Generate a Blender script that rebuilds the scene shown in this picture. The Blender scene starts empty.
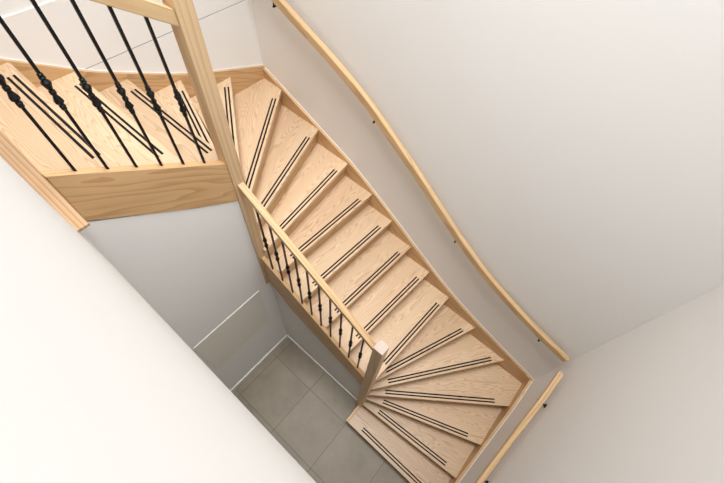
import bpy, bmesh, math, random
from mathutils import Vector, Matrix
random.seed(7)
C = bpy.context.scene.collection
SC = bpy.context.scene
H = 0.1899                                   # riser height

# ------------------------------------------------------------------ materials
def new_mat(name):
    m = bpy.data.materials.new(name); m.use_nodes = True
    nt = m.node_tree; b = nt.nodes['Principled BSDF']
    return m, nt, b
def srgb(r, g, b):
    f = lambda c: (c/255/12.92) if c/255 <= .04045 else ((c/255+.055)/1.055)**2.4
    return (f(r), f(g), f(b), 1)

def wood(name, light, dark, rough=.42, ring=15.0, fibre=.35, fig=1.25):
    """ash wood: attribute 'grain' = (along, across, depth) in metres"""
    m, nt, b = new_mat(name); N = nt.nodes; L = nt.links
    at = N.new('ShaderNodeAttribute'); at.attribute_name = 'grain'
    mp = N.new('ShaderNodeMapping'); mp.inputs['Scale'].default_value = (.11, 1, 1)
    L.new(at.outputs['Vector'], mp.inputs['Vector'])
    n1 = N.new('ShaderNodeTexNoise'); n1.inputs['Scale'].default_value = 7; n1.inputs['Detail'].default_value = 2
    L.new(mp.outputs['Vector'], n1.inputs['Vector'])
    # ring distance from noise: isolines of a stretched noise field give cathedral figure
    sep = N.new('ShaderNodeSeparateXYZ'); L.new(mp.outputs['Vector'], sep.inputs[0])
    a = N.new('ShaderNodeMath'); a.operation = 'MULTIPLY_ADD'; a.inputs[1].default_value = 2.2
    L.new(sep.outputs['Y'], a.inputs[0])
    mu = N.new('ShaderNodeMath'); mu.operation = 'MULTIPLY'; mu.inputs[1].default_value = fig
    L.new(n1.outputs['Fac'], mu.inputs[0]); L.new(mu.outputs[0], a.inputs[2])
    fr = N.new('ShaderNodeMath'); fr.operation = 'MULTIPLY'; fr.inputs[1].default_value = ring
    L.new(a.outputs[0], fr.inputs[0])
    pp = N.new('ShaderNodeMath'); pp.operation = 'FRACT'; L.new(fr.outputs[0], pp.inputs[0])
    cr = N.new('ShaderNodeValToRGB')
    e = cr.color_ramp.elements
    e[0].position = 0; e[0].color = (.1, .1, .1, 1); e[1].position = 1; e[1].color = (.85, .85, .85, 1)
    x = e.new(.55); x.color = (.28, .28, .28, 1); x = e.new(.88); x.color = (1, 1, 1, 1)
    L.new(pp.outputs[0], cr.inputs[0])
    # fibres
    mp2 = N.new('ShaderNodeMapping'); mp2.inputs['Scale'].default_value = (5, 240, 240)
    L.new(at.outputs['Vector'], mp2.inputs['Vector'])
    n2 = N.new('ShaderNodeTexNoise'); n2.inputs['Scale'].default_value = 1; n2.inputs['Detail'].default_value = 4
    L.new(mp2.outputs['Vector'], n2.inputs['Vector'])
    mx = N.new('ShaderNodeMix'); mx.data_type = 'FLOAT'; mx.inputs[0].default_value = fibre
    L.new(cr.outputs['Color'], mx.inputs[2]); L.new(n2.outputs['Fac'], mx.inputs[3])
    # broad tone drift
    n3 = N.new('ShaderNodeTexNoise'); n3.inputs['Scale'].default_value = 3.0
    L.new(mp.outputs['Vector'], n3.inputs['Vector'])
    col = N.new('ShaderNodeMix'); col.data_type = 'RGBA'
    col.inputs[6].default_value = light; col.inputs[7].default_value = dark
    s = N.new('ShaderNodeMath'); s.operation = 'MULTIPLY_ADD'; s.inputs[1].default_value = .62
    L.new(mx.outputs[0], s.inputs[0])
    s2 = N.new('ShaderNodeMath'); s2.operation = 'MULTIPLY_ADD'; s2.inputs[1].default_value = .5; s2.inputs[2].default_value = -.2
    L.new(n3.outputs['Fac'], s2.inputs[0]); L.new(s2.outputs[0], s.inputs[2])
    L.new(s.outputs[0], col.inputs[0])
    # piece to piece variation
    oi = N.new('ShaderNodeObjectInfo'); hv = N.new('ShaderNodeHueSaturation')
    v = N.new('ShaderNodeMapRange'); v.inputs['To Min'].default_value = .93; v.inputs['To Max'].default_value = 1.05
    L.new(oi.outputs['Random'], v.inputs['Value']); L.new(v.outputs[0], hv.inputs['Value'])
    L.new(col.outputs[2], hv.inputs['Color']); L.new(hv.outputs[0], b.inputs['Base Color'])
    b.inputs['Roughness'].default_value = rough
    bp = N.new('ShaderNodeBump'); bp.inputs['Strength'].default_value = .06; bp.inputs['Distance'].default_value = .001
    L.new(n2.outputs['Fac'], bp.inputs['Height']); L.new(bp.outputs[0], b.inputs['Normal'])
    return m

def plain(name, col, rough=.6, metal=0, noise=0, scale=30, bump=0):
    m, nt, b = new_mat(name); N = nt.nodes; L = nt.links
    tc = N.new('ShaderNodeTexCoord'); n = N.new('ShaderNodeTexNoise'); n.inputs['Scale'].default_value = scale
    n.inputs['Detail'].default_value = 3
    L.new(tc.outputs['Object'], n.inputs['Vector'])
    r = N.new('ShaderNodeMapRange'); r.inputs['To Min'].default_value = 1-noise; r.inputs['To Max'].default_value = 1+noise
    L.new(n.outputs['Fac'], r.inputs['Value'])
    hv = N.new('ShaderNodeHueSaturation'); hv.inputs['Color'].default_value = col
    L.new(r.outputs[0], hv.inputs['Value']); L.new(hv.outputs[0], b.inputs['Base Color'])
    b.inputs['Specular IOR Level'].default_value = .3
    b.inputs['Roughness'].default_value = rough; b.inputs['Metallic'].default_value = metal
    if bump:
        bp = N.new('ShaderNodeBump'); bp.inputs['Strength'].default_value = bump; bp.inputs['Distance'].default_value = .001
        L.new(n.outputs['Fac'], bp.inputs['Height']); L.new(bp.outputs[0], b.inputs['Normal'])
    return m

M_TREAD = wood('ash_tread', srgb(231, 203, 168), srgb(158, 112, 72), ring=23, fibre=.4)
M_STRING = wood('ash_string', srgb(222, 184, 136), srgb(160, 112, 66), ring=24, fig=.4)
M_EDGE = wood('ash_edge', srgb(206, 170, 130), srgb(128, 88, 54), ring=24, fig=.12, fibre=.2)
M_END = plain('ash_end_grain', srgb(196, 178, 164), .6, 0, .05, 120)
M_POST = wood('ash_post', srgb(226, 196, 156), srgb(178, 138, 96), ring=8, fig=.5)
M_RAIL = wood('ash_rail', srgb(226, 194, 148), srgb(172, 128, 82), ring=15, fig=.3)
M_BLACK = plain('black_metal', srgb(24, 23, 24), .42, .3, .2, 60, .1)
M_STRIP = plain('black_antislip', srgb(20, 12, 10), .8, 0, .2, 200)
M_WALL = plain('white_plaster', srgb(243, 241, 238), .75, 0, .01, 3)
M_WHITE = plain('white_paint', srgb(240, 238, 234), .5, 0, .01, 10)
M_PANEL = plain('cream_panel', srgb(238, 232, 222), .5, 0, .01, 10)
M_DARK = plain('dark_joint', srgb(150, 148, 145), .8, 0, .05, 30)

def tile_mat():
    m, nt, b = new_mat('grey_tile'); N = nt.nodes; L = nt.links
    tc = N.new('ShaderNodeTexCoord'); sep = N.new('ShaderNodeSeparateXYZ'); L.new(tc.outputs['Object'], sep.inputs[0])
    def line(out, off):
        a = N.new('ShaderNodeMath'); a.operation = 'ADD'; a.inputs[1].default_value = off; L.new(out, a.inputs[0])
        w = N.new('ShaderNodeMath'); w.operation = 'PINGPONG'; w.inputs[1].default_value = .3; L.new(a.outputs[0], w.inputs[0])
        c = N.new('ShaderNodeMath'); c.operation = 'LESS_THAN'; c.inputs[1].default_value = .0032; L.new(w.outputs[0], c.inputs[0])
        f = N.new('ShaderNodeMath'); f.operation = 'DIVIDE'; f.inputs[1].default_value = .6; L.new(a.outputs[0], f.inputs[0])
        g = N.new('ShaderNodeMath'); g.operation = 'FLOOR'; L.new(f.outputs[0], g.inputs[0])
        return c, g
    lx, ix = line(sep.outputs['X'], -.8747+6); ly, iy = line(sep.outputs['Y'], -.687+6)
    mxx = N.new('ShaderNodeMath'); mxx.operation = 'MAXIMUM'; L.new(lx.outputs[0], mxx.inputs[0]); L.new(ly.outputs[0], mxx.inputs[1])
    cmb = N.new('ShaderNodeCombineXYZ'); L.new(ix.outputs[0], cmb.inputs[0]); L.new(iy.outputs[0], cmb.inputs[1])
    wn = N.new('ShaderNodeTexWhiteNoise'); wn.noise_dimensions = '2D'; L.new(cmb.outputs[0], wn.inputs['Vector'])
    va = N.new('ShaderNodeVectorMath'); va.operation = 'MULTIPLY_ADD'; va.inputs[1].default_value = (7, 7, 7)
    L.new(wn.outputs['Color'], va.inputs[0]); L.new(tc.outputs['Object'], va.inputs[2])
    n = N.new('ShaderNodeTexNoise'); n.inputs['Scale'].default_value = 3.2; n.inputs['Detail'].default_value = 6; n.inputs['Roughness'].default_value = .6
    L.new(va.outputs[0], n.inputs['Vector'])
    c = N.new('ShaderNodeValToRGB'); e = c.color_ramp.elements
    e[0].position = .3; e[0].color = srgb(126, 113, 94); e[1].position = .72; e[1].color = srgb(146, 133, 113)
    L.new(n.outputs['Fac'], c.inputs[0])
    mix = N.new('ShaderNodeMix'); mix.data_type = 'RGBA'; mix.inputs[7].default_value = srgb(96, 86, 74)
    L.new(mxx.outputs[0], mix.inputs[0]); L.new(c.outputs[0], mix.inputs[6]); L.new(mix.outputs[2], b.inputs['Base Color'])
    b.inputs['Roughness'].default_value = .5
    return m
M_TILE = tile_mat()

# ------------------------------------------------------------------ mesh helpers
def set_grain(me, d):
    d = Vector(d).normalized(); up = Vector((0, 0, 1))
    if abs(d.dot(up)) > .9: up = Vector((0, 1, 0))
    s = d.cross(up).normalized(); u = s.cross(d)
    off = Vector((random.uniform(0, 30), random.uniform(0, 9), random.uniform(0, 9)))
    a = me.attributes.new('grain', 'FLOAT_VECTOR', 'POINT')
    for i, v in enumerate(me.vertices):
        a.data[i].vector = Vector((v.co.dot(d), v.co.dot(s), v.co.dot(u))) + off

def obj(name, bm, mat, parent=None, grain=None, bevel=0, smooth=False, seg=2):
    bmesh.ops.recalc_face_normals(bm, faces=bm.faces)
    if bevel:
        es = [e for e in bm.edges if len(e.link_faces) == 2 and e.calc_face_angle(0) > .6]
        bmesh.ops.bevel(bm, geom=es, offset=bevel, segments=seg, affect='EDGES', profile=.5)
    me = bpy.data.meshes.new(name); bm.to_mesh(me); bm.free()
    if smooth:
        for p in me.polygons: p.use_smooth = True
    if grain: set_grain(me, grain)
    me.materials.append(mat)
    o = bpy.data.objects.new(name, me); C.objects.link(o)
    if parent: o.parent = parent
    return o

def prism(bm, pts, axis, lo, hi):
    """pts 2-D outline; axis 0: (y,z) 1: (x,z) 2: (x,y)"""
    def P(a, b, c): return (c, a, b) if axis == 0 else (a, c, b) if axis == 1 else (a, b, c)
    A = [bm.verts.new(P(a, b, lo)) for a, b in pts]; B = [bm.verts.new(P(a, b, hi)) for a, b in pts]
    n = len(pts)
    bm.faces.new(A); bm.faces.new(B[::-1])
    for i in range(n): bm.faces.new((A[i], A[(i+1) % n], B[(i+1) % n], B[i]))
    return bm
def box(bm, x0, x1, y0, y1, z0, z1): return prism(bm, [(x0, y0), (x1, y0), (x1, y1), (x0, y1)], 2, z0, z1)
def NB(): return bmesh.new()

def thing(name, label, cat, loc, group=None):
    o = bpy.data.objects.new(name, None); C.objects.link(o); o.empty_display_size = .1
    o['label'] = label; o['category'] = cat
    if group: o['group'] = group
    o['_loc'] = 0; del o['_loc']
    o.location = loc
    return o
ROOTS = []
def adopt(root):                               # children were modelled in world space: shift mesh data under the root
    for ch in root.children_recursive:
        if ch.parent == root: ch.matrix_parent_inverse = Matrix.Translation(-root.location)
def struct(name, bm, mat, **k):
    o = obj(name, bm, mat, **k); o['kind'] = 'structure'; return o

# ------------------------------------------------------------------ dimensions of the stairwell
XW, YT, YB = -1.267, -1.288, 2.565            # plaster faces
XS, YS, YQ = -1.237, -1.258, 2.535            # inner faces of the wall strings
XL = .84                                      # white wall beside the landing
TOP = 8.8; FL = 3.80; SOF = 3.50

struct('floor', box(NB(), XW, 2.6, YT, YB, -.12, 0), M_TILE)
struct('wall_right', box(NB(), XW-.12, XW, YT-.12, YB+.12, -.12, TOP), M_WALL)
struct('wall_front', box(NB(), XW, 2.72, YB, YB+.12, -.12, TOP), M_WALL)
struct('wall_back', box(NB(), XW, 2.72, YT-.12, YT, -.12, 3.381), M_WALL)
struct('trim_1', box(NB(), XW, 2.72, YT-.12, YT-.003, 3.381, 3.387), M_DARK)
struct('wall_back_upper', box(NB(), XW, 2.72, YT-.12, YT, 3.387, FL), M_WALL)
struct('wall_back_top', box(NB(), XW, 2.72, YT-.12, YT-.010, FL, TOP), M_WALL)
struct('wall_far', box(NB(), 2.6, 2.72, YT, YB, -.12, TOP), M_WALL)
struct('wall_left', box(NB(), XL, XL+.12, .317, YB, SOF, TOP), M_WALL)
struct('ceiling', box(NB(), XW-.12, 2.72, YT-.12, YB+.12, TOP, TOP+.1), M_WALL)
struct('ceiling_hall', box(NB(), XL+.12, 2.6, .317, YB, SOF, SOF+.1), M_WALL)
struct('floor_landing', box(NB(), XL, 2.6, YT, .317, SOF, FL), M_WHITE)

# partition below the middle flight, partition below the upper flight
def mbot(y): 
    P = [(0, 1.76), (.29, 1.49), (.797, 1.245), (1.235, 1.048)]
    for (a, b), (c, d) in zip(P, P[1:]):
        if y <= c+1e-6: return b+(d-b)*(y-a)/(c-a)
pts = [(-.014, 0), (1.235, 0)]+[(y, mbot(y)) for y in (1.235, .797, .29, .0)]+[(-.014, 1.70)]
struct('wall_understair', prism(NB(), pts, 0, -.10, -.012), M_WALL)
tb = [(.043, 2.98), (.07, 2.995), (.295, 3.143), (.502, 3.295), (.792, 3.52)]
pts = [(-.012, 0), (2.6, 0), (2.6, SOF), (.792, SOF)]+[p for p in tb[::-1][1:]]+[(.043, 1.70), (-.012, 1.70)]
struct('wall_cupboard', prism(NB(), pts, 1, -.09, -.014), M_WALL)
struct('baseboard_cupboard', box(NB(), .0, 2.6, -.014, -.001, 0, .085), M_WHITE, bevel=.003)
struct('baseboard_understair', box(NB(), -.012, .001, .0, 1.235, 0, .085), M_WHITE, bevel=.003)

# access panel low in the cupboard wall
ap = thing('access_panel', 'flat cream access panel low in the white wall beneath the upper flight', 'access panel', (.5, -.014, .92))
box_ = box(NB(), .137, .868, -.0145, -.008, .925, 1.685)
obj('panel_board', box_, M_PANEL, ap, bevel=.002)
fr = NB()   # thin raised rim
for a in ((.133, .137, .921, 1.689), (.868, .872, .921, 1.689)): box(fr, a[0], a[1], -.0145, -.010, a[2], a[3])
for a in ((.137, .868, .921, .925), (.137, .868, 1.685, 1.689)): box(fr, a[0], a[1], -.0145, -.010, a[2], a[3])
obj('panel_frame', fr, M_WHITE, ap)
adopt(ap)

# ------------------------------------------------------------------ staircase
st = thing('staircase', 'winding light ash wood staircase with closed risers climbing round the stairwell', 'staircase', (.26, 1.9, 0))
YI = -.055                                     # inner face of the upper inner string
# nosing lines: inner point, outer point  (k = 1..19), 20 = landing edge
NOSE = {
 1: ((.262, 1.306), (.264, YQ)), 2: ((.036, 1.315), (-.062, YQ)), 3: ((.0, 1.315), (-.457, YQ)),
 4: ((-.012, 1.315), (-.925, YQ)), 5: ((-.038, 1.320), (XS, 2.226)), 6: ((-.037, 1.294), (XS, 1.774)),
 7: ((-.037, 1.316), (XS, 1.372)), 8: ((-.02, .985), (XS, 1.062)), 9: ((-.02, .712), (XS, .775)),
 10: ((-.02, .438), (XS, .489)), 11: ((-.02, .180), (XS, .205)), 12: ((-.02, .030), (XS, -.133)),
 13: ((-.037, -.090), (XS, -.524)), 14: ((-.037, -.125), (XS, -1.010)), 15: ((-.037, -.089), (-.874, YS)),
 16: ((.0, -.085), (-.421, YS)), 17: ((-.040, YI), (-.045, YS)), 18: ((.237, YI), (.237, YS)),
 19: ((.512, YI), (.512, YS)), 20: ((.792, YI), (.792, YS))}
NOSE[6] = ((-.037, 1.296), (XS, 1.774)); NOSE[7] = ((-.037, 1.318), (XS, 1.372))

def shift(a, b, d):                            # move a line uphill (left of inner->outer seen from above ... sign by caller)
    v = (Vector(b)-Vector(a)).normalized(); n = Vector((-v.y, v.x)) * d
    return a[0]+n.x, a[1]+n.y, b[0]+n.x, b[1]+n.y
def clip(poly, ax, lim, keep_less):            # Sutherland-Hodgman against an axis plane
    out = []
    for i in range(len(poly)):
        p, q = poly[i-1], poly[i]
        ip = (p[ax] <= lim) == keep_less or p[ax] == lim; iq = (q[ax] <= lim) == keep_less or q[ax] == lim
        if ip != iq:
            t = (lim-p[ax])/(q[ax]-p[ax]); out.append((p[0]+t*(q[0]-p[0]), p[1]+t*(q[1]-p[1])))
        if iq: out.append(q)
    return out
def ext(a, b, e0, e1):
    v = (Vector(b)-Vector(a)).normalized()
    return (a[0]-v.x*e0, a[1]-v.y*e0), (b[0]+v.x*e1, b[1]+v.y*e1)
def clean(poly):
    out = []
    for p in poly:
        if not out or (abs(p[0]-out[-1][0])+abs(p[1]-out[-1][1])) > 1e-4: out.append(p)
    if (abs(out[0][0]-out[-1][0])+abs(out[0][1]-out[-1][1])) < 1e-4: out.pop()
    return out
def strip_poly(k, d0, d1, e1=.4):
    """area between nosing line k shifted by d0 and nosing line k shifted by d1 (uphill positive), clipped to the well"""
    a, b = NOSE[k]
    ax, ay, bx, by = shift(a, b, d0); cx, cy, dx, dy = shift(a, b, d1)
    p, q = ext((ax, ay), (bx, by), 0, e1); r, s = ext((cx, cy), (dx, dy), 0, e1)
    poly = [p, q, s, r]
    for A in ((0, XS, False), (1, YS, False), (1, YQ, True)): poly = clip(poly, *A)
    return clean(poly)

for k in range(1, 20):
    a, b = NOSE[k]; c, d = NOSE[k+1]
    cx, cy, dx, dy = shift(c, d, .03)
    c2, d2 = ext((cx, cy), (dx, dy), 0, .4)
    poly = [a, b]
    # corner of the well between the two outer points
    if b[1] >= YQ-1e-6 and d[0] <= XS+1e-6: poly.append((XS, YQ))
    if b[0] <= XS+1e-6 and d[1] <= YS+1e-6: poly.append((XS, YS))
    poly.append(d2); poly.append(c2)
    for A in ((0, XS, False), (1, YS, False), (1, YQ, True)): poly = clip(poly, *A)
    if k == 19:
        poly = [a, b, (.792, YS), (.792, YI)]
    if k == 1:
        poly = [(.264, 1.306), (.264, YQ), (-.11, YQ), (.0, 1.306)]
    if k in (5, 6): pass
    poly = clean(poly)
    gd = Vector((b[0]-a[0], b[1]-a[1], 0)).normalized()
    c_, d_ = NOSE[k+1]; g2 = Vector((d_[0]-c_[0], d_[1]-c_[1], 0)).normalized()
    t = obj('tread', prism(NB(), poly, 2, k*H-.04, k*H), M_TREAD, st, grain=(gd*.75+g2*.25), bevel=.004)
    # two black anti-slip strips let into the tread
    L = (Vector(b)-Vector(a)).length
    v = (Vector(b)-Vector(a)).normalized(); n = Vector((-v.y, v.x))
    s0 = {1: .17, 2: .19, 3: .19, 4: .185, 5: .19, 6: .19, 7: .19, 12: .19, 13: .19, 14: .20, 15: .20, 16: .12, 17: .20, 18: .18, 19: .18}.get(k, .17)
    for j, off in enumerate({1: (.043, .074), 2: (.036, .067), 18: (.04, .07), 19: (.037, .068)}.get(k, (.029, .059))):
        bm = NB()
        w = .0072
        ea = L-(.145 if k in (14, 15, 16) else .142)
        if k in (2,3,4): ea = L-.15-.0*j
        P = [Vector(a)+v*s0+n*(off-w), Vector(a)+v*ea+n*(off-w), Vector(a)+v*ea+n*(off+w), Vector(a)+v*s0+n*(off+w)]
        prism(bm, [(p.x, p.y) for p in P], 2, k*H-.001, k*H+.0012)
        obj('antislip_strip', bm, M_STRIP, t)

for k in range(1, 21):                         # closed risers, slightly behind each nosing
    poly = strip_poly(k, .028, .046)
    if k == 20: poly = [(.792, YI), (.792, YS), (.80, YS), (.80, YI)]
    if k == 1: poly = [(.232, 1.306), (.25, 1.306), (.25, YQ), (.232, YQ)]
    a, b = NOSE[k]
    obj('riser', prism(NB(), poly, 2, (k-1)*H, k*H-(.04 if k < 20 else 0)), M_STRING, st, grain=(b[0]-a[0], b[1]-a[1], 0))

# landing edge board
obj('landing_nosing', box(NB(), .794, .875, YS, .306, 3.797, 3.812), M_EDGE, st, grain=(0, 1, 0), bevel=.002)
obj('landing_beam', box(NB(), .80, .8395, YS, -.008, SOF, 3.797), M_STRING, st, grain=(0, 1, 0))

# strings
def smoothpts(P, n=8):                         # Catmull-Rom through 2-D points
    out = []
    for i in range(len(P)-1):
        p0 = P[max(i-1, 0)]; p1 = P[i]; p2 = P[i+1]; p3 = P[min(i+2, len(P)-1)]
        for s in range(n):
            t = s/n
            out.append(tuple(.5*((2*p1[j])+(-p0[j]+p2[j])*t+(2*p0[j]-5*p1[j]+4*p2[j]-p3[j])*t*t+(-p0[j]+3*p1[j]-3*p2[j]+p3[j])*t**3) for j in range(2)))
    return out+[P[-1]]
SR = smoothpts([(-1.288, 2.772), (-.9, 2.622), (-.545, 2.475), (-.144, 2.31), (.094, 2.182), (.45, 1.968), (.84, 1.718), (1.2, 1.496), (1.55, 1.318), (2.015, 1.142), (2.565, .955)])
ST = smoothpts([(-1.267, 2.772), (-.95, 2.882), (-.752, 2.950), (-.441, 3.072), (-.109, 3.234), (.144, 3.368), (.332, 3.490), (.533, 3.625), (.84, 3.83)])
SB = smoothpts([(-1.267, .955), (-.964, .888), (-.675, .755), (-.3, .578), (-.038, .456), (.262, .31)])
def string(P, drop, axis, lo, hi, g):
    low = [(a, max(b-drop, 0)) for a, b in P]
    return obj('wall_string', prism(NB(), P+low[::-1], axis, lo, hi), M_STRING, st, grain=g)
string(SR, .42, 0, XW, XS, (0, 1, -.5)); string(ST, .42, 1, YT, YS, (1, 0, .5))
string(SB, .55, 1, YQ, YB, (1, 0, -.4))
def bead(P, axis, lo, hi):
    return obj('sealant_line', prism(NB(), [(a, b+.005) for a, b in P]+[(a, b) for a, b in P[::-1]], axis, lo, hi), M_WHITE, st)
bead(SR, 0, XW, XW+.006); bead(ST, 1, YT, YT+.006); bead(SB, 1, YB-.006, YB)

ms = [(0, 2.176), (1.235, 2.176-.653*1.235)]+[(y, mbot(y)) for y in (1.235, .797, .29, .0)]
obj('inner_string', prism(NB(), ms, 0, -.02, .018), M_STRING, st, grain=(0, 1, -.65), bevel=.002)
ts = [(.043, 3.300+.663*.043), (.792, 3.300+.663*.792)]+tb[::-1]
obj('inner_string', prism(NB(), ts, 1, YI, -.008), M_STRING, st, grain=(1, 0, .66), bevel=.002)
obj('bottom_end_board', box(NB(), .043, .262, 1.272, 1.306, 0, H+.004), M_STRING, st, grain=(1, 0, 0), bevel=.002)

def newel(x0, x1, y0, y1, z0, z1):
    bm = box(NB(), x0, x1, y0, y1, z0, z1)
    o = obj('newel_post', bm, M_POST, st, grain=(0, 0, 1), bevel=.004, seg=3)
    o.data.materials.append(M_END)
    for p in o.data.polygons:
        if p.normal.z > .5: p.material_index = 1
    return o
newel(-.042, .043, -.090, 0, 1.70, 4.34)
newel(-.042, .043, 1.235, 1.320, 0, 2.425)
newel(.852, .937, -.090, 0, FL, 4.95)
adopt(st)

# ------------------------------------------------------------------ balustrades
def spindle(parent, x, y, z0, z1, zc):
    bm = NB(); r = .0058
    box(bm, x-r, x+r, y-r, y+r, z0, z1)
    b = obj('baluster', bm, M_BLACK, parent)
    prof = [(-.078, .006), (-.0735, .0105), (-.069, .0105), (-.066, .0065), (-.063, .0115), (-.057, .0115), (-.053, .008),
            (-.042, .0165), (-.036, .0168), (-.012, .0082), (-.008, .0082), (-.006, .0115), (0, .0115)]
    prof += [(-a, b_) for a, b_ in prof[-2::-1]]
    bm = NB(); rings = []
    for dz, rr in prof:
        rings.append([bm.verts.new((x+rr*math.cos(math.tau*(i+.5)/8), y+rr*math.sin(math.tau*(i+.5)/8), zc+dz)) for i in range(8)])
    for A, B in zip(rings, rings[1:]):
        for i in range(8): bm.faces.new((A[i], A[(i+1) % 8], B[(i+1) % 8], B[i]))
    bm.faces.new(rings[0][::-1]); bm.faces.new(rings[-1])
    obj('decorative_knuckle', bm, M_BLACK, b)

b1 = thing('balustrade', 'balustrade with short black spindles between the two newel posts on the middle flight', 'balustrade', (0, .6, 1.78))
rz = lambda y: 3.125-.655*y
obj('handrail', prism(NB(), [(0, rz(0)), (1.235, rz(1.235)), (1.235, rz(1.235)-.052), (0, rz(0)-.052)], 0, -.026, .021), M_RAIL, b1, grain=(0, 1, -.65), bevel=.004)
for i in range(10):
    y = .113+i*.1128; zb = 2.176-.653*y
    spindle(b1, 0, y, zb-.006, rz(y)-.05, zb+.42)
adopt(b1)
b2 = thing('balustrade', 'balustrade with long black spindles on the upper flight beside the landing', 'balustrade', (.42, -.03, 3.58))
tz = lambda x: 4.175+.69*x
obj('handrail', prism(NB(), [(.043, tz(.043)), (.852, tz(.852)), (.852, tz(.852)-.07), (.043, tz(.043)-.07)], 1, -.064, -.010), M_RAIL, b2, grain=(1, 0, .7), bevel=.004)
for x in (.152, .263, .367, .474, .583, .692):
    zb = 3.300+.663*x
    spindle(b2, x, -.037, zb-.006, tz(x)-.068, zb+.402)
adopt(b2)

# ------------------------------------------------------------------ wall handrails
def sweep(P, w, hgt, r=.010):
    """rounded rectangle swept along 3-D points; w horizontal, hgt vertical-ish"""
    sec = []
    for cx, cz, a0 in ((w/2-r, hgt/2-r, 0), (-w/2+r, hgt/2-r, 90), (-w/2+r, -hgt/2+r, 180), (w/2-r, -hgt/2+r, 270)):
        for s in range(4):
            a = math.radians(a0+30*s); sec.append((cx+r*math.cos(a), cz+r*math.sin(a)))
    bm = NB(); rings = []
    P = [Vector(p) for p in P]
    for i, p in enumerate(P):
        t = (P[min(i+1, len(P)-1)]-P[max(i-1, 0)]).normalized()
        s = t.cross(Vector((0, 0, 1))).normalized(); u = s.cross(t)
        rings.append([bm.verts.new(p+s*a+u*b) for a, b in sec])
    n = len(sec)
    for A, B in zip(rings, rings[1:]):
        for i in range(n): bm.faces.new((A[i], A[(i+1) % n], B[(i+1) % n], B[i]))
    bm.faces.new(rings[0][::-1]); bm.faces.new(rings[-1])
    return bm
def bracket(parent, wall_pt, rail_pt, nrm, rose=.012):
    bm = NB(); W = Vector(wall_pt); Rp = Vector(rail_pt); n = Vector(nrm)
    # rose on the wall
    def cyl(a, b, r, seg=12):
        a = Vector(a); b = Vector(b); t = (b-a).normalized(); up = Vector((0, 0, 1)) if abs(t.z) < .9 else Vector((1, 0, 0))
        s = t.cross(up).normalized(); u = s.cross(t)
        A = [bm.verts.new(a+s*r*math.cos(math.tau*i/seg)+u*r*math.sin(math.tau*i/seg)) for i in range(seg)]
        B = [bm.verts.new(b+s*r*math.cos(math.tau*i/seg)+u*r*math.sin(math.tau*i/seg)) for i in range(seg)]
        for i in range(seg): bm.faces.new((A[i], A[(i+1) % seg], B[(i+1) % seg], B[i]))
        bm.faces.new(A[::-1]); bm.faces.new(B)
    cyl(W, W+n*.008, rose); mid = Vector((Rp.x, Rp.y, W.z)) 
    cyl(W+n*.006, mid+n*.008, .008); cyl(mid, Rp-Vector((0, 0, .018)), .006)
    obj('bracket', bm, M_BLACK, parent, smooth=False)

RR = smoothpts([(-1.22, 3.665), (-.873, 3.533), (-.57, 3.412), (-.257, 3.282), (.038, 3.138), (.247, 3.008), (.68, 2.715), (.953, 2.512), (1.242, 2.312), (1.569, 2.118), (1.939, 1.958), (2.22, 1.860), (2.503, 1.780)], 6)
hr = thing('wall_handrail', 'long curved ash handrail on the white wall beside the staircase', 'handrail', (-1.2, .6, 2.76))
obj('rail', sweep([(-1.2, y, z) for y, z in RR], .047, .074, .010), M_RAIL, hr, grain=(0, 1, -.45))
for y in (-.927, .150, 1.162, 2.242):
    z = next(p[1]+(q[1]-p[1])*(y-p[0])/(q[0]-p[0]) for p, q in zip(RR, RR[1:]) if p[0] <= y <= q[0])
    bracket(hr, (XW, y, z-.088), (-1.2, y, z), (1, 0, 0))
adopt(hr)
RB = smoothpts([(-1.018, 1.850), (-.79, 1.768), (-.574, 1.650), (-.295, 1.505), (.02, 1.355), (.3, 1.22)], 6)
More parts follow.
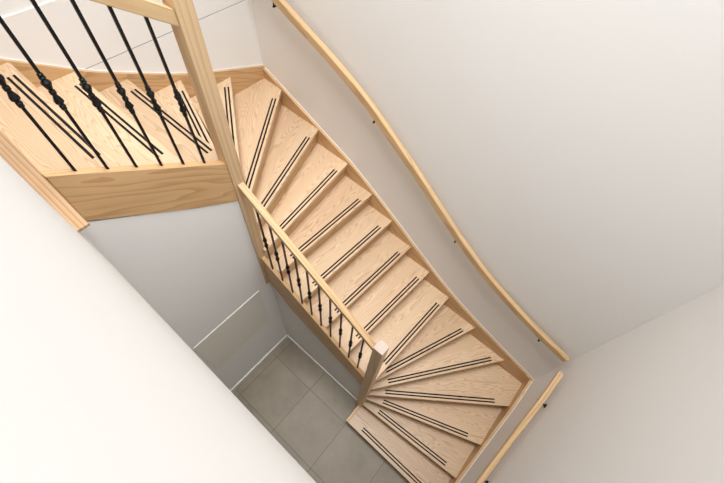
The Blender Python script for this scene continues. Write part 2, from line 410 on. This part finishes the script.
hb = thing('wall_handrail', 'short ash handrail above the lowest winding steps on the white wall', 'handrail', (-.4, 2.495, 1.55))
obj('rail', sweep([(x, 2.495, z) for x, z in RB], .044, .05, .006), M_RAIL, hb, grain=(1, 0, -.45))
for x in (-.769, -.039):
    z = min(RB, key=lambda p: abs(p[0]-x))[1]
    bracket(hb, (x, YB, z-.075), (x, 2.495, z), (0, -1, 0), .020)
adopt(hb)

# ------------------------------------------------------------------ light
def area(name, loc, size, power, rot=(0, 0, 0), col=(1, 1, 1), spread=180):
    l = bpy.data.lights.new(name, 'AREA'); l.shape = 'RECTANGLE'; l.size, l.size_y = size; l.energy = power; l.color = col; l.spread = math.radians(spread)
    o = bpy.data.objects.new(name, l); C.objects.link(o); o.location = loc; o.rotation_euler = rot; return o
area('skylight_daylight', (.05, .6, 8.72), (1.6, 2.8), 88, (0, 0, 0), (.95, .975, 1), 75)
area('front_fill_light', (.1, 2.5, 6.9), (1.7, 1.8), 46, (math.radians(-30), 0, 0), (.95, .975, 1), 105)  # added fill high at the front wall, brightens the cupboard and back walls
#area('hall_door_daylight', (2.5, 1.6, 1.3), (1.0, 1.8), 6, (0, math.radians(90), 0), (1, .95, .9))
w = bpy.data.worlds.new('world'); SC.world = w; w.use_nodes = True
w.node_tree.nodes['Background'].inputs[0].default_value = (.9, .95, 1, 1); w.node_tree.nodes['Background'].inputs[1].default_value = .3

# ------------------------------------------------------------------ camera
cam = bpy.data.cameras.new('camera'); co = bpy.data.objects.new('camera', cam); C.objects.link(co)
R = ((-0.6485018052006442, -0.6206199722868884, 0.44076780582312025), (0.7582933543934106, -0.5773646580202861, 0.3027230423207119), (0.06660778733973494, 0.53054773740705, 0.8450340235741781))
m = Matrix(R).to_4x4(); m.translation = Vector((.80011739, 1.55204802, 5.04600308)); co.matrix_world = m
cam.sensor_width = 36; cam.lens = 380.161/724*36; cam.clip_start = .01
SC.camera = co
SC.view_settings.view_transform = 'Standard'; SC.view_settings.look = 'None'; SC.view_settings.gamma = 1
SC.view_settings.use_curve_mapping = False; SC.view_settings.exposure = -0.24
